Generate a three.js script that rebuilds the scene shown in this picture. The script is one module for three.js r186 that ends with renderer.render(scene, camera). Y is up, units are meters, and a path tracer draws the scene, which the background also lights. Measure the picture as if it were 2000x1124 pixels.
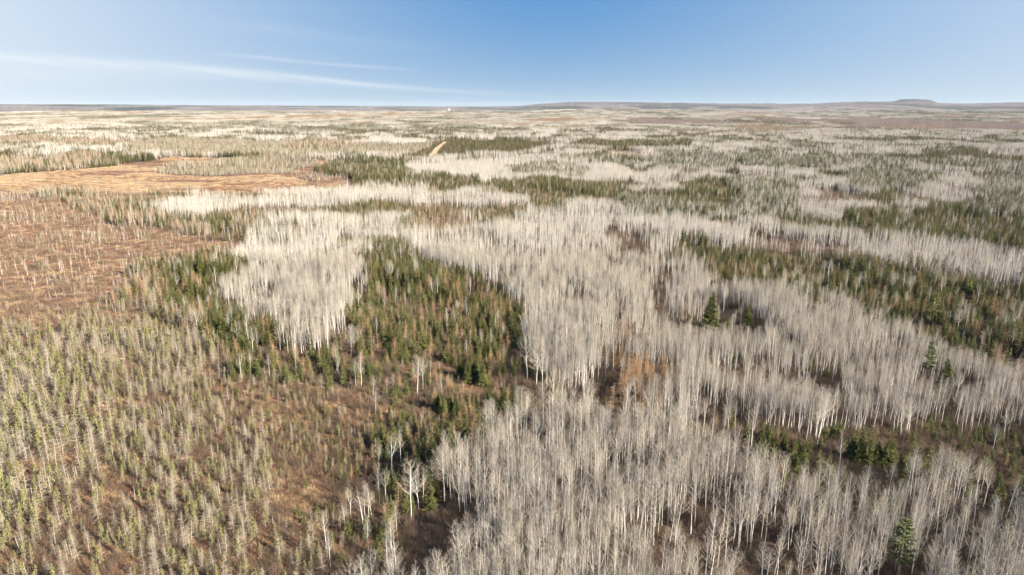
import * as THREE from 'three';

/* ------------------------------------------------------------ camera, sky, sun, exposure */
const scene = new THREE.Scene();
const EYE = 97, F = 1333;                         // eye height in metres, focal length in photo pixels (2000 x 1124)
const camera = new THREE.PerspectiveCamera(2 * Math.atan(562 / F) * 180 / Math.PI, 2000 / 1124, 1, 80000);
camera.position.set(0, EYE, 0);
camera.rotation.order = 'YXZ';
camera.rotation.set(-14.9 * Math.PI / 180, 0, 0.12 * Math.PI / 180);
camera.updateMatrixWorld(true);
const renderer = new THREE.WebGLRenderer({ antialias: true });
renderer.toneMapping = THREE.LinearToneMapping;
renderer.toneMappingExposure = 2.7;
renderer.shadowMap.enabled = true;
scene.fog = new THREE.FogExp2(new THREE.Color().setRGB(.74, .84, .95) , 1.3e-5);   // thin clear-day haze, seen only over many kilometres

const SUN_AZ = 124 * Math.PI / 180, SUN_EL = 23 * Math.PI / 180;   // azimuth clockwise from the view direction
const sunDir = new THREE.Vector3(Math.sin(SUN_AZ) * Math.cos(SUN_EL), Math.sin(SUN_EL), -Math.cos(SUN_AZ) * Math.cos(SUN_EL));
const sun = new THREE.DirectionalLight(new THREE.Color().setRGB(1, 0.922, 0.8), 5.0);
sun.position.copy(sunDir).multiplyScalar(2000);
sun.castShadow = true;
sun.shadow.mapSize.set(4096, 4096);
Object.assign(sun.shadow.camera, { left: -900, right: 900, top: 900, bottom: -900, near: 10, far: 5000 });
sun.target.position.set(0, 0, -500);
sun.position.add(sun.target.position);
scene.add(sun, sun.target);

/* ------------------------------------------------------------ random numbers and noise */
function rng(seed) { let a = seed >>> 0; return () => { a = (a + 0x6D2B79F5) | 0; let t = Math.imul(a ^ (a >>> 15), 1 | a); t = (t + Math.imul(t ^ (t >>> 7), 61 | t)) ^ t; return ((t ^ (t >>> 14)) >>> 0) / 4294967296; }; }
const hash = (x, y, s) => { let h = Math.imul(x, 374761393) + Math.imul(y, 668265263) + Math.imul(s, 1442695041); h = Math.imul(h ^ (h >>> 13), 1274126177); return ((h ^ (h >>> 16)) >>> 0) / 4294967296; };
function noise(x, y, s = 0) {                     // value noise, 0..1
  const xi = Math.floor(x), yi = Math.floor(y); let u = x - xi, v = y - yi; u = u * u * (3 - 2 * u); v = v * v * (3 - 2 * v);
  const a = hash(xi, yi, s), b = hash(xi + 1, yi, s), c = hash(xi, yi + 1, s), d = hash(xi + 1, yi + 1, s);
  return a + (b - a) * u + (c - a) * v + (a - b - c + d) * u * v;
}
const fbm = (x, y, s = 0) => 0.5 * noise(x, y, s) + 0.28 * noise(x * 2.1, y * 2.1, s + 7) + 0.15 * noise(x * 4.3, y * 4.3, s + 13) + 0.07 * noise(x * 8.9, y * 8.9, s + 29);
const smooth = (a, b, x) => { x = Math.min(1, Math.max(0, (x - a) / (b - a))); return x * x * (3 - 2 * x); };
const lerp = (a, b, t) => a + (b - a) * t;
const mix3 = (a, b, t) => [lerp(a[0], b[0], t), lerp(a[1], b[1], t), lerp(a[2], b[2], t)];

/* ------------------------------------------------------------ from the photograph's plan to the ground */
const tmpV = new THREE.Vector3();
function ray(px, py) { return tmpV.set((px - 1000) / F, (562 - py) / F, -1).applyQuaternion(camera.quaternion).normalize().clone(); }
function groundAt(px, py, h = 0) { const d = ray(px, py); if (d.y > -0.0015) d.y = -0.0015; const t = (EYE - h) / -d.y; return [d.x * t, d.z * t]; }
function azel(px, py) { const d = ray(px, py); return [Math.atan2(d.x, -d.z), Math.asin(d.y)]; }

/* ------------------------------------------------------------ the sky: clear air, paler low down, thin high cloud on the left */
{
  const SKY = 0.37, W = 4096, H = 2048, data = new Float32Array(W * H * 4);
  const streak = (pts) => pts.map(([x, y, w, a]) => { const [az, el] = azel(x, y); return [az, el, w / F * .8, a]; });
  const streaks = [
    streak([[-700, 60, 26, .5], [-300, 90, 20, .55], [0, 112, 13, .6], [300, 128, 13, .62], [520, 146, 11, .62], [700, 163, 7, .5], [850, 175, 5, .34], [1000, 183, 3.5, .2], [1090, 188, 3, 0]]),
    streak([[400, 104, 4, 0], [470, 108, 3.4, .34], [560, 117, 3.2, .42], [640, 125, 3, .4], [720, 130, 3, .3], [790, 135, 3, .18], [830, 137, 3, 0]]),
    streak([[330, 40, 14, 0], [520, 52, 12, .1], [700, 78, 12, .08], [900, 95, 10, 0]]),
    streak([[-300, 150, 20, .3], [60, 146, 16, .28], [320, 150, 12, .18], [560, 158, 8, 0]]),
  ];
  for (let j = 0; j < H; j++) {
    const el = ((j + 0.5) / H - 0.5) * Math.PI, e = Math.max(0, el);
    for (let i = 0; i < W; i++) {
      const ang = ((i + 0.5) / W - 0.5) * 2 * Math.PI;      // atan2(z, x)
      const dx = Math.cos(ang), dz = Math.sin(ang);
      let az = Math.atan2(dx, -dz);
      const k = Math.exp(-e * 180 / Math.PI / 4.6), k2 = Math.exp(-e * 180 / Math.PI / 30);
      // clear blue, paling to the horizon
      let c = mix3([0.035, 0.15, 0.45], [0.06, 0.315, 0.71], k2);
      c = mix3(c, [0.49, 0.635, 0.755], k * 0.98);
      // towards the sun the air is paler, and a thin veil of ice cloud lies on the other side
      const cosSun = Math.cos(el) * Math.cos(az - SUN_AZ) * Math.cos(SUN_EL) + Math.sin(el) * Math.sin(SUN_EL);
      const veilR = smooth(0.0, 1.12, az) * (.85 + .2 * smooth(.3, 1, cosSun)) * smooth(3.0, 2.2, az) * smooth(1.3, 0.3, el);
      const veilL = Math.pow(smooth(0.12, -1.02, az), 1.1) * smooth(-2.2, -1.5, az) * smooth(1.0, 0.2, el) * 1.12;
      const veil = 1 - (1 - veilR) * (1 - Math.min(.97, veilL));
      c = mix3(c, [0.84, 0.93, 1.0], Math.min(.97, veil) * lerp(0.92, 0.86, k));
      if (el > -0.02 && el < 0.4) for (const s of streaks) {
        for (let q = 0; q < s.length - 1; q++) if (az >= s[q][0] && az < s[q + 1][0]) {
          const t = (az - s[q][0]) / (s[q + 1][0] - s[q][0]), y0 = lerp(s[q][1], s[q + 1][1], t), w = lerp(s[q][2], s[q + 1][2], t), a = lerp(s[q][3], s[q + 1][3], t);
          const g = (el - y0) / w, fibre = 0.55 + 0.9 * (fbm(az * 14 + el * 30, el * 420 + az * 60, 5) - 0.25);
          c = mix3(c, [0.93, 0.97, 1.0], Math.min(1, .95 * a * Math.exp(-g * g * (g > 0 ? 1.6 : 0.8)) * fibre));
        }
      }
      c = c.map(v => v * SKY); const o = (j * W + i) * 4; data[o] = c[0]; data[o + 1] = c[1]; data[o + 2] = c[2]; data[o + 3] = 1;
    }
  }
  const tex = new THREE.DataTexture(data, W, H, THREE.RGBAFormat, THREE.FloatType);
  tex.mapping = THREE.EquirectangularReflectionMapping; tex.magFilter = tex.minFilter = THREE.LinearFilter; tex.needsUpdate = true;
  scene.background = tex; scene.environment = tex; scene.environmentIntensity = 1; scene.backgroundIntensity = 1;
}

/* ------------------------------------------------------------ terrain */
const HILL = [[900, 0], [1010, 0.1], [1060, .75], [1120, 1], [1200, 1.05], [1300, .95], [1420, .8], [1530, .75], [1620, .95], [1680, 1.1], [1780, 1.15], [1830, .85], [1900, .7], [1960, .9], [2100, 1.15], [2300, 1.1], [2600, .8]].map(([x, v]) => [azel(x, 230)[0], v]);
const hillAt = (az) => { if (az <= HILL[0][0]) return 0; for (let i = 0; i < HILL.length - 1; i++) if (az < HILL[i + 1][0]) return lerp(HILL[i][1], HILL[i + 1][1], (az - HILL[i][0]) / (HILL[i + 1][0] - HILL[i][0])); return .8; };
const MESA = azel(1785, 230)[0];
function elev(x, z) {
  const r = Math.hypot(x, z), az = Math.atan2(x, -z);
  let y = (fbm(x / 160, z / 160, 3) - 0.5) * 5 * smooth(60, 300, r);
  if (r > 4500) {
    const far = smooth(5500, 17000, r);
    y += far * (58 + 40 * fbm(az * 9, r / 5200, 11)) + smooth(9000, 16000, r) * 34 * smooth(-0.1, -0.62, az);
    y += smooth(7500, 13500, r) * hillAt(az) * (82 + 46 * fbm(az * 26, r / 2500, 17));
    const m = (az - MESA) / 0.017; y += smooth(15200, 15900, r) * (Math.abs(m) < 1.6 ? smooth(1.5, 0.75, Math.abs(m)) : 0) * 48;
  }
  return y;
}

/* ------------------------------------------------------------ stands, bog and marsh, traced on the ground */
// [x, y] lies on the ground, [x, y, h] on the tree tops h metres up
const zones = [];
function zone(type, place, pts, soft = 1) {
  const p = pts.map(([x, y, h]) => groundAt(x, y, h || 0));
  const xs = p.map(q => q[0]), zs = p.map(q => q[1]);
  zones.push({ type: type[0] === 'A' ? 'A' : type, mixed: type === 'A+', place, p, soft, x0: Math.min(...xs) - 40, x1: Math.max(...xs) + 40, z0: Math.min(...zs) - 60, z1: Math.max(...zs) + 60 });
}
const T = 12;
// the middle distance, far to near: later ones lie over earlier ones
zone('A+', 'in the pale woods of the middle distance', [[-400, 262], [2400, 262], [2400, 480], [-400, 400]]);
zone('T', 'in the brown wood beyond the marsh', [[-200, 285], [40, 284], [260, 288], [300, 302], [290, 282], [260, 276], [60, 270], [-200, 270]]);
zone('T', 'in the wood on the far bank of the marsh', [[-300, 352], [0, 341], [60, 331], [150, 328], [255, 320], [300, 306], [276, 306, 12], [239, 296, 12], [150, 292, 12], [75, 296, 12], [-300, 312, 12]]);
zone('S', 'in the green clump on the far bank of the marsh', [[190, 322], [262, 318], [270, 308], [215, 306]]);
zone('K', 'in the olive bog wood behind the marsh', [[270, 306], [400, 305], [620, 306], [840, 304], [840, 286], [790, 279], [640, 279], [420, 274], [300, 272], [262, 280]]);
zone('T', 'in the brown bog wood left of the dirt road', [[560, 279], [700, 274], [720, 286], [700, 293], [560, 291]]);
zone('A', 'in the narrow pale strip left of the dirt road', [[660, 287], [740, 283], [826, 284], [826, 276], [730, 274], [720, 280]], .3);
zone('P', 'in the low green plantation right of the dirt road', [[800, 306], [900, 306], [1020, 303], [1060, 292], [1080, 280], [1000, 274], [868, 274]], .4);
zone('G', '', [[1162, 305], [1240, 309], [1290, 300], [1240, 294], [1180, 296]]);
zone('G', '', [[478, 268], [575, 266], [570, 262], [490, 262]], .3);
zone('S', 'in the dark pine grove at the right', [[1790, 318], [1900, 316], [1890, 300], [1800, 300]]);
zone('S', 'in the small dark grove at the right edge', [[1915, 324], [1990, 322], [1980, 311], [1925, 311]]);
zone('X', 'in the mixed belt of the right middle distance', [[1290, 322], [1500, 330], [1760, 334], [2050, 338], [2200, 350], [2200, 328], [1900, 322], [1600, 312], [1290, 305]]);
zone('X', 'in the mixed belt left of the pale slope', [[950, 330], [1300, 330], [1310, 318], [1000, 316]]);
zone('S', 'in the dark spruce wood right of the marsh', [[628, 336], [640, 342], [690, 357], [740, 372], [800, 372], [900, 374], [960, 382], [960, 366], [820, 345], [800, 316], [640, 314]]);
zone('A', 'in the pale slope above the middle spruces', [[790, 345], [960, 358], [1210, 368], [1240, 340], [1200, 326], [980, 316], [800, 322]]);
zone('C', 'in the brown middle belt', [[900, 376], [1000, 392], [1100, 405], [1240, 408], [1300, 400], [1240, 372], [1100, 360], [950, 360]]);
zone('S', 'among the spruces of the middle belt', [[960, 372], [1100, 388], [1240, 384], [1240, 366], [1060, 356], [960, 358]]);
zone('A+', 'in the pale stand right of the middle', [[1200, 406], [1400, 418], [1500, 410], [1440, 365], [1330, 352], [1240, 366]]);
zone('C', 'in the dark mixed right belt', [[1290, 424], [1480, 436], [1600, 470], [1750, 474], [2150, 520], [2150, 420], [1900, 404], [1740, 416], [1600, 424], [1520, 412], [1440, 400], [1380, 416]]);
zone('S', 'in the dark spruces toward the right edge', [[1740, 440], [1800, 476], [1950, 488], [2150, 500], [2150, 410], [1900, 400], [1780, 405]]);
zone('A+', 'in the pale knoll of the right middle distance', [[1540, 424], [1640, 436], [1740, 430], [1760, 380], [1700, 358], [1580, 362]]);
zone('A+', 'in the pale stand behind the right spruce belt', [[1300, 475], [1400, 480], [1500, 492], [1610, 502], [1820, 538], [2000, 562], [2200, 590], [2200, 545, T], [2000, 505, T], [1870, 485, T], [1750, 466, T], [1600, 446, T], [1500, 430, T], [1350, 412, T]]);
const belt = (type, place, pts) => zone(type, place, pts.map(([x, y]) => [x, y, 7]), .8);
belt('S', 'in the line of spruces far right of the road', [[1140, 284], [1240, 288], [1350, 284], [1350, 272], [1240, 274], [1140, 276]]);
belt('X', 'in the spruce knot above the middle belt', [[1000, 338], [1130, 344], [1160, 330], [1100, 318], [1000, 322]]);
belt('X', 'in the far spruce row of the right', [[1296, 330], [1420, 332], [1560, 330], [1680, 328], [1790, 326], [1790, 312], [1650, 310], [1500, 312], [1400, 300], [1310, 304]]);
belt('X', 'in the spruce row under the pale stand right of the middle', [[1236, 412], [1330, 414], [1420, 422], [1500, 424], [1500, 402], [1400, 400], [1300, 394], [1240, 390]]);
belt('X', 'in the brown break of the right middle distance', [[1432, 410], [1500, 424], [1556, 420], [1556, 372], [1500, 342], [1440, 346]]);
belt('X', 'in the dark knot of the right middle distance', [[1668, 366], [1760, 372], [1826, 362], [1826, 338], [1740, 328], [1670, 334]]);
belt('S', 'in the spruces left of the dark right corner', [[1664, 452], [1764, 458], [1764, 416], [1670, 406]]);
belt('X', 'in the green corner of the right middle distance', [[1915, 415], [2100, 425], [2100, 345], [1920, 345]]);
// marsh and bog on the left
zone('B', 'in the open brown bog', [[-600, 380], [0, 356], [150, 372], [420, 395], [480, 430], [500, 480], [400, 560], [330, 640], [-700, 640]]);
zone('M', '', [[-300, 352], [0, 344], [123, 331], [235, 322], [299, 309], [374, 306], [493, 310], [600, 303], [640, 338], [700, 364], [712, 374], [467, 384], [374, 384], [205, 378], [157, 372], [67, 375], [0, 382], [-300, 400]]);
zone('K', 'in the grey marsh-side wood', [[291, 338], [336, 321], [486, 310], [600, 303], [618, 322], [560, 338], [411, 342], [318, 340]], .5);
zone('B', 'at the marsh edge', [[600, 350], [690, 366], [690, 350], [620, 334], [560, 342]]);
zone('T', 'in the grey clump beside the marsh', [[62, 384], [90, 388], [160, 384], [210, 392], [160, 376], [100, 374]], .4);
zone('A', 'in the pale strip behind the brown bog', [[255, 410], [340, 432], [420, 432], [520, 414], [700, 414], [900, 414], [1060, 414], [1090, 404, T], [1000, 380, T], [850, 368, T], [700, 372, T], [500, 375, T], [285, 374, T]]);
zone('S', 'in the small spruce knot behind the bog', [[205, 404], [250, 424], [325, 414], [322, 396], [230, 394]], .5);
zone('T', 'in the grey fringe of the brown bog', [[110, 392], [190, 414], [205, 430], [262, 448], [345, 456], [480, 470], [500, 446], [420, 432], [330, 428], [230, 412], [180, 396]]);
zone('C', 'in the belt between the two pale stands', [[480, 452], [500, 430], [640, 430], [760, 432], [900, 428], [1040, 424], [1060, 408], [900, 408], [700, 408], [520, 410], [420, 428], [430, 470]]);
// the big pale wood of the middle and the right
zone('A', 'in the big pale wood of the middle', [[490, 462], [500, 440, T], [640, 428, T], [830, 430, T], [920, 420, T], [1010, 402, T], [1150, 390, T], [1350, 408, T], [1500, 460, T], [1560, 575, T], [1800, 640, T], [2200, 720, T], [2200, 700], [2300, 1500], [760, 1500], [690, 1090, T], [755, 985, T], [835, 935, T], [905, 880, T], [935, 800, T], [1040, 790], [1050, 740], [1030, 690], [1010, 600], [900, 560], [800, 515], [780, 482], [660, 472], [700, 560], [716, 660], [690, 692], [640, 690], [560, 670], [480, 650], [440, 600], [440, 560], [490, 520]]);
zone('Y', 'in the slender pole thicket', [[680, 1090, T], [765, 988, T], [860, 938, T], [1040, 960, T], [1200, 985, T], [1420, 1000, T], [1430, 1500], [740, 1500]]);
zone('S', 'in the green belt across the right', [[1310, 470], [1380, 492], [1500, 496], [1620, 508], [1820, 542], [2000, 566], [2250, 600], [2250, 770], [2000, 770], [1930, 735], [1860, 690], [1800, 672], [1700, 640], [1600, 605], [1500, 590], [1440, 560], [1370, 530], [1300, 500]]);
zone('T', 'in the orange patch at the right edge', [[1860, 700], [1900, 690], [2000, 690], [2100, 720], [2100, 780], [1980, 774], [1900, 744]]);
// mixed clearing left of the near pale wood
zone('C', 'in the mixed clearing of the middle', [[660, 472], [790, 480], [860, 530], [930, 560], [1010, 600], [1022, 650], [1040, 720], [1040, 790], [960, 880], [925, 960], [860, 1030], [780, 1130], [720, 1500], [600, 1500], [700, 1050], [740, 920], [700, 800], [690, 752], [712, 690], [716, 620], [700, 540]]);
zone('S', 'in the green wedge beside the middle clearing', [[700, 494], [780, 490], [850, 550], [900, 600], [1000, 620], [1015, 660], [960, 655], [880, 640], [800, 600], [730, 560]]);
zone('A', 'in the small pale knot inside the green wedge', [[676, 512], [735, 520], [735, 500], [680, 494]], .3);
zone('S', 'in the green fringe left of the pale wood', [[312, 530], [350, 505], [400, 492], [470, 490], [490, 512], [445, 560], [440, 610], [470, 650], [560, 672], [640, 694], [700, 700], [730, 760], [640, 768], [560, 748], [480, 722], [425, 705], [370, 660], [330, 605]]);
zone('T', 'in the grey fringe between bog and green trees', [[270, 540], [310, 520], [345, 600], [390, 655], [440, 695], [400, 700], [340, 650], [290, 600]]);
zone('S', 'in the knot beside the pole thicket', [[760, 1030], [840, 975], [900, 955], [890, 1000], [820, 1050], [740, 1110]], .6);
zone('S', 'in the knot below the clearing', [[860, 900], [930, 880], [960, 900], [940, 950], [870, 950]], .6);
// the dense bog wood of the lower left
zone('KB', 'in the thin upper fringe of the bog wood', [[-900, 700], [0, 640], [150, 615], [270, 600], [330, 650], [420, 690], [480, 720], [480, 800], [300, 760], [0, 780], [-900, 850]]);
zone('K', 'in the scraggly bog wood of the lower left', [[-900, 780], [0, 715], [150, 690], [270, 655], [340, 680], [420, 700], [480, 720], [600, 765], [690, 780], [720, 860], [700, 960], [660, 1060], [600, 1400], [-1200, 1500]]);
zone('L', 'in the thin brushy bog beside the clearing', [[420, 720], [600, 765], [690, 780], [720, 860], [700, 960], [640, 1100], [560, 1080], [560, 900], [480, 800]]);
// gaps, trails and brush in the near wood
zone('D', '', [[1180, 452, T], [1216, 450, T], [1212, 448], [1188, 448]], .2);
zone('D', '', [[1206, 480, T], [1268, 482, T], [1262, 470], [1212, 468]], .3);
zone('D', '', [[1258, 625, T], [1308, 625, T], [1300, 566], [1276, 556]], .1);
zone('D', 'in the spruce gap of the near wood', [[1230, 640, 10], [1310, 640, 10], [1400, 645, 10], [1490, 640, 10], [1520, 630], [1450, 612], [1380, 618], [1300, 634]], .3);
zone('D', '', [[1150, 790, T], [1210, 785, T], [1244, 720], [1200, 715], [1172, 775]], .1);
zone('O', 'in the orange thicket of the near wood', [[1205, 755, 11], [1310, 735, 11], [1330, 735], [1290, 725], [1235, 735]], .4);
zone('OA', 'among the orange trees of the near wood', [[1165, 675, 11], [1225, 680, 11], [1290, 670], [1200, 650]], .5);
zone('D', 'in the brown gap of the near wood', [[1345, 825, T], [1425, 840, T], [1450, 850], [1380, 822]], .4);
zone('G2', 'in the spruce gap near the right edge', [[1430, 872], [1520, 880], [1580, 850], [1700, 830], [1850, 826], [2000, 850], [2200, 880], [2200, 985], [1980, 1000], [1890, 985], [1760, 1000], [1600, 985], [1480, 965]]);

zone('R', '', [[836, 304], [850, 304], [872, 278], [864, 277]], .05);
zone('R', '', [[788, 263.5], [815, 264.5], [808, 260.5], [790, 261]], .05);

function inside(p, x, z) { let c = false; for (let i = 0, j = p.length - 1; i < p.length; j = i++) { const a = p[i], b = p[j]; if ((a[1] > z) !== (b[1] > z) && x < (b[0] - a[0]) * (z - a[1]) / (b[1] - a[1]) + a[0]) c = !c; } return c; }
function zoneAt(x, z) {
  const r = Math.hypot(x, z), s = 6 + r * 0.012;
  const wx = (noise(x / (s * 2.2), z / (s * 2.2), 31) - 0.5) * s * 2.2 + (noise(x / (s * .7), z / (s * .7), 33) - 0.5) * s * .9, wz = (noise(x / (s * 2.2), z / (s * 2.2), 37) - 0.5) * s * 3 + (noise(x / (s * .7), z / (s * .7), 39) - 0.5) * s * 1.2;
  for (let i = zones.length - 1; i >= 0; i--) { const q = zones[i]; const X = x + wx * q.soft, Z = z + wz * q.soft; if (X > q.x0 && X < q.x1 && Z > q.z0 && Z < q.z1 && inside(q.p, X, Z)) return q; }
  return null;
}
const FARZ = {}; for (const t of ['A', 'S', 'T', 'X', 'E', 'P']) FARZ[t] = { type: t, place: 'in the far woods' };
function farZone(x, z) {                              // the wide country beyond: pale woods, broken by dark, brown and green belts
  const n = .5 + 1.6 * (.5 * fbm(x / 460, z / 1300, 51) + .5 * fbm(x / 130, z / 300, 53) - .5), m = fbm(x / 160, z / 360, 57), az = Math.atan2(x, -z), r = Math.hypot(x, z);
  if (az > 0.16 && r > 3700 && r < 7600 && fbm(x / 500, z / 1500, 71) > 0.45) return FARZ.E;
  if (n > 0.60) return m > .46 ? FARZ.S : FARZ.X;
  if (n < 0.39) return m > .5 ? FARZ.E : FARZ.T;
  if (n > 0.565) return FARZ.X;
  if (n < 0.42) return m > .5 ? FARZ.T : FARZ.X;
  return m > .62 ? FARZ.X : FARZ.A;
}
const MIXED = {};
function typeAt(x, z) {
  const q = rawType(x, z); if (q.type !== 'A' || !q.mixed) return q;
  const n = fbm(x / 75, z / 120, 141), m = noise(x / 50, z / 90, 143), t = n > .555 ? (m > .4 ? 'S' : 'C') : n > .525 ? 'X' : n < .40 ? (m > .5 ? 'C' : 'E') : 'A';
  return t === 'A' ? q : (MIXED[t + q.place] ??= { type: t, place: 'in a break of the pale middle-distance woods' });
}
const rawType = (x, z) => zoneAt(x, z) || (Math.hypot(x, z) < 420 ? { type: x < -60 ? 'K' : 'A', place: x < -60 ? 'in the scraggly bog wood of the lower left' : 'in the big pale wood of the middle' } : farZone(x, z));

/* ------------------------------------------------------------ ground sheet */
const GROUND = {                                   // litter, heath and sedge: base and second colour
  A: [[0.11, 0.07, 0.042], [0.18, 0.115, 0.065]], S: [[0.08, 0.055, 0.035], [0.14, 0.085, 0.05]], T: [[0.19, 0.11, 0.065], [0.27, 0.165, 0.09]], X: [[0.13, 0.09, 0.05], [0.20, 0.13, 0.08]],
  K: [[0.19, 0.113, 0.062], [0.35, 0.22, 0.11]], KB: [[0.22, 0.125, 0.07], [0.42, 0.265, 0.13]], L: [[0.17, 0.10, 0.055], [0.38, 0.24, 0.11]], B: [[0.275, 0.168, 0.105], [0.49, 0.335, 0.185]], M: [[0.36, 0.20, 0.10], [0.56, 0.40, 0.235]],
  P: [[0.16, 0.11, 0.05], [0.22, 0.15, 0.07]], G: [[0.28, 0.15, 0.08], [0.38, 0.24, 0.14]], D: [[0.11, 0.07, 0.045], [0.17, 0.105, 0.065]], Y: [[0.11, 0.07, 0.045], [0.17, 0.11, 0.07]], O: [[0.14, 0.08, 0.045], [0.2, 0.12, 0.065]], OA: [[0.13, 0.075, 0.045], [0.18, 0.11, 0.06]],
  C: [[0.17, 0.1, 0.05], [0.31, 0.19, 0.09]], G2: [[0.18, 0.1, 0.05], [0.30, 0.185, 0.09]], R: [[0.55, 0.38, 0.21], [0.62, 0.44, 0.27]], E: [[0.17, 0.12, 0.11], [0.22, 0.155, 0.13]],
};
function groundColor(x, z) {
  const r = Math.hypot(x, z), q = typeAt(x, z), g = GROUND[q.type];
  const sx = q.type === 'M' ? 60 : 9, sz = q.type === 'M' ? 26 : 6, k = Math.max(1, r / 900);
  let t = smooth(0.36, 0.66, fbm(x / (sx * k), z / (sz * k), 61));
  let c = mix3(g[0], g[1], t);
  if (q.type === 'B' || q.type === 'L' || q.type === 'K' || q.type === 'KB' || q.type === 'C') c = mix3(c, [0.15, 0.085, 0.065], smooth(0.55, 0.68, fbm(x / 13, z / 8, 67)) * 0.8);
  if (q.type === 'M') { c = mix3(c, [0.32, 0.15, 0.075], smooth(0.54, 0.68, fbm(x / 110, z / 60, 69)) * .9); c = mix3(c, [0.22, 0.12, 0.09], smooth(0.66, 0.74, fbm(x / 60, z / 34, 73)) * .8); }
  if (r > 6500) {                                  // too far to see single trees: the woods' own colours
    const f = smooth(6500, 9000, r), n = fbm(x / 700, z / 1500, 81), m = fbm(x / 320, z / 700, 83);
    let w = mix3([0.30, 0.255, 0.235], [0.36, 0.315, 0.28], m);
    w = mix3(w, [0.055, 0.065, 0.04], smooth(0.56, 0.62, n)); w = mix3(w, [0.20, 0.15, 0.13], smooth(0.42, 0.34, n) * .8);
    w = mix3(w, [0.17, 0.142, 0.145], smooth(9500, 12500, r) * Math.min(1, hillAt(Math.atan2(x, -z))) * (.35 + .5 * m));
    w = mix3(w, [0.09, 0.09, 0.085], smooth(15000, 15700, r) * smooth(.03, .016, Math.abs(Math.atan2(x, -z) - MESA)));
    c = mix3(c, w, f);
  }
  const v = 0.82 + 0.36 * noise(x / (1.3 * k), z / (1.3 * k), 77);
  return [c[0] * v, c[1] * v, c[2] * v];
}
{
  const azs = []; const D = Math.PI / 180;
  for (let a = -180; a < -64; a += 4) azs.push(a * D);
  for (let a = -64; a < 64; a += 0.2) azs.push(a * D);
  for (let a = 64; a <= 180.01; a += 4) azs.push(Math.min(180, a) * D);
  const rs = [0.4, 20, 45]; for (let r = 62; r < 34000; r *= r < 1600 ? 1.0075 : 1.0165) rs.push(r); rs.push(36000);
  const nA = azs.length, nR = rs.length, P = new Float32Array(nA * nR * 3), C = new Float32Array(nA * nR * 3), U = new Float32Array(nA * nR * 2), I = [];
  for (let i = 0; i < nR; i++) for (let j = 0; j < nA; j++) {
    const x = Math.sin(azs[j]) * rs[i], z = -Math.cos(azs[j]) * rs[i], k = i * nA + j, c = groundColor(x, z);
    P[k * 3] = x; P[k * 3 + 1] = elev(x, z); P[k * 3 + 2] = z; C.set(c, k * 3); U[k * 2] = (x * .838 - z * .545) / 43; U[k * 2 + 1] = (x * .545 + z * .838) / 43;
    if (i && j) { const a = k, b = k - 1, c2 = k - nA, d = k - nA - 1; I.push(d, c2, b, c2, a, b); }
  }
  const g = new THREE.BufferGeometry();
  g.setAttribute('position', new THREE.BufferAttribute(P, 3)); g.setAttribute('color', new THREE.BufferAttribute(C, 3)); g.setAttribute('uv', new THREE.BufferAttribute(U, 2)); g.setIndex(I); g.computeVertexNormals();
  const N = 1024, px = new Uint8Array(N * N * 4);      // litter and heath: grain at several sizes, wrapping
  const wrapN = (u, v, f, s) => { const w = (x) => ((x % f) + f) % f, xi = Math.floor(u * f), yi = Math.floor(v * f); let a = u * f - xi, b = v * f - yi; a = a * a * (3 - 2 * a); b = b * b * (3 - 2 * b); const h = (p, q) => hash(w(p), w(q), s); return lerp(lerp(h(xi, yi), h(xi + 1, yi), a), lerp(h(xi, yi + 1), h(xi + 1, yi + 1), a), b); };
  for (let j = 0; j < N; j++) for (let i = 0; i < N; i++) {
    const u = i / N, v = j / N, n = .2 * wrapN(u, v, 90, 1) + .25 * wrapN(u, v, 150, 2) + .3 * wrapN(u, v, 260, 3) + .25 * wrapN(u, v, 420, 4), l = Math.min(255, 255 * Math.pow(Math.min(1, .34 + n * 1.0), 1));
    const o = (j * N + i) * 4; px[o] = l; px[o + 1] = l * (.96 + .04 * wrapN(u, v, 40, 8)); px[o + 2] = l * (.92 + .08 * wrapN(u, v, 33, 9)); px[o + 3] = 255;
  }
  const t = new THREE.DataTexture(px, N, N); t.colorSpace = THREE.SRGBColorSpace; t.wrapS = t.wrapT = THREE.RepeatWrapping; t.magFilter = THREE.LinearFilter; t.minFilter = THREE.LinearMipmapLinearFilter; t.generateMipmaps = true; t.needsUpdate = true;
  const m = new THREE.Mesh(g, new THREE.MeshStandardMaterial({ vertexColors: true, map: t, bumpMap: t, bumpScale: 0.25, roughness: 1 }));
  m.name = 'ground'; m.userData = { kind: 'structure' }; m.receiveShadow = m.castShadow = true; scene.add(m);
}

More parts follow.
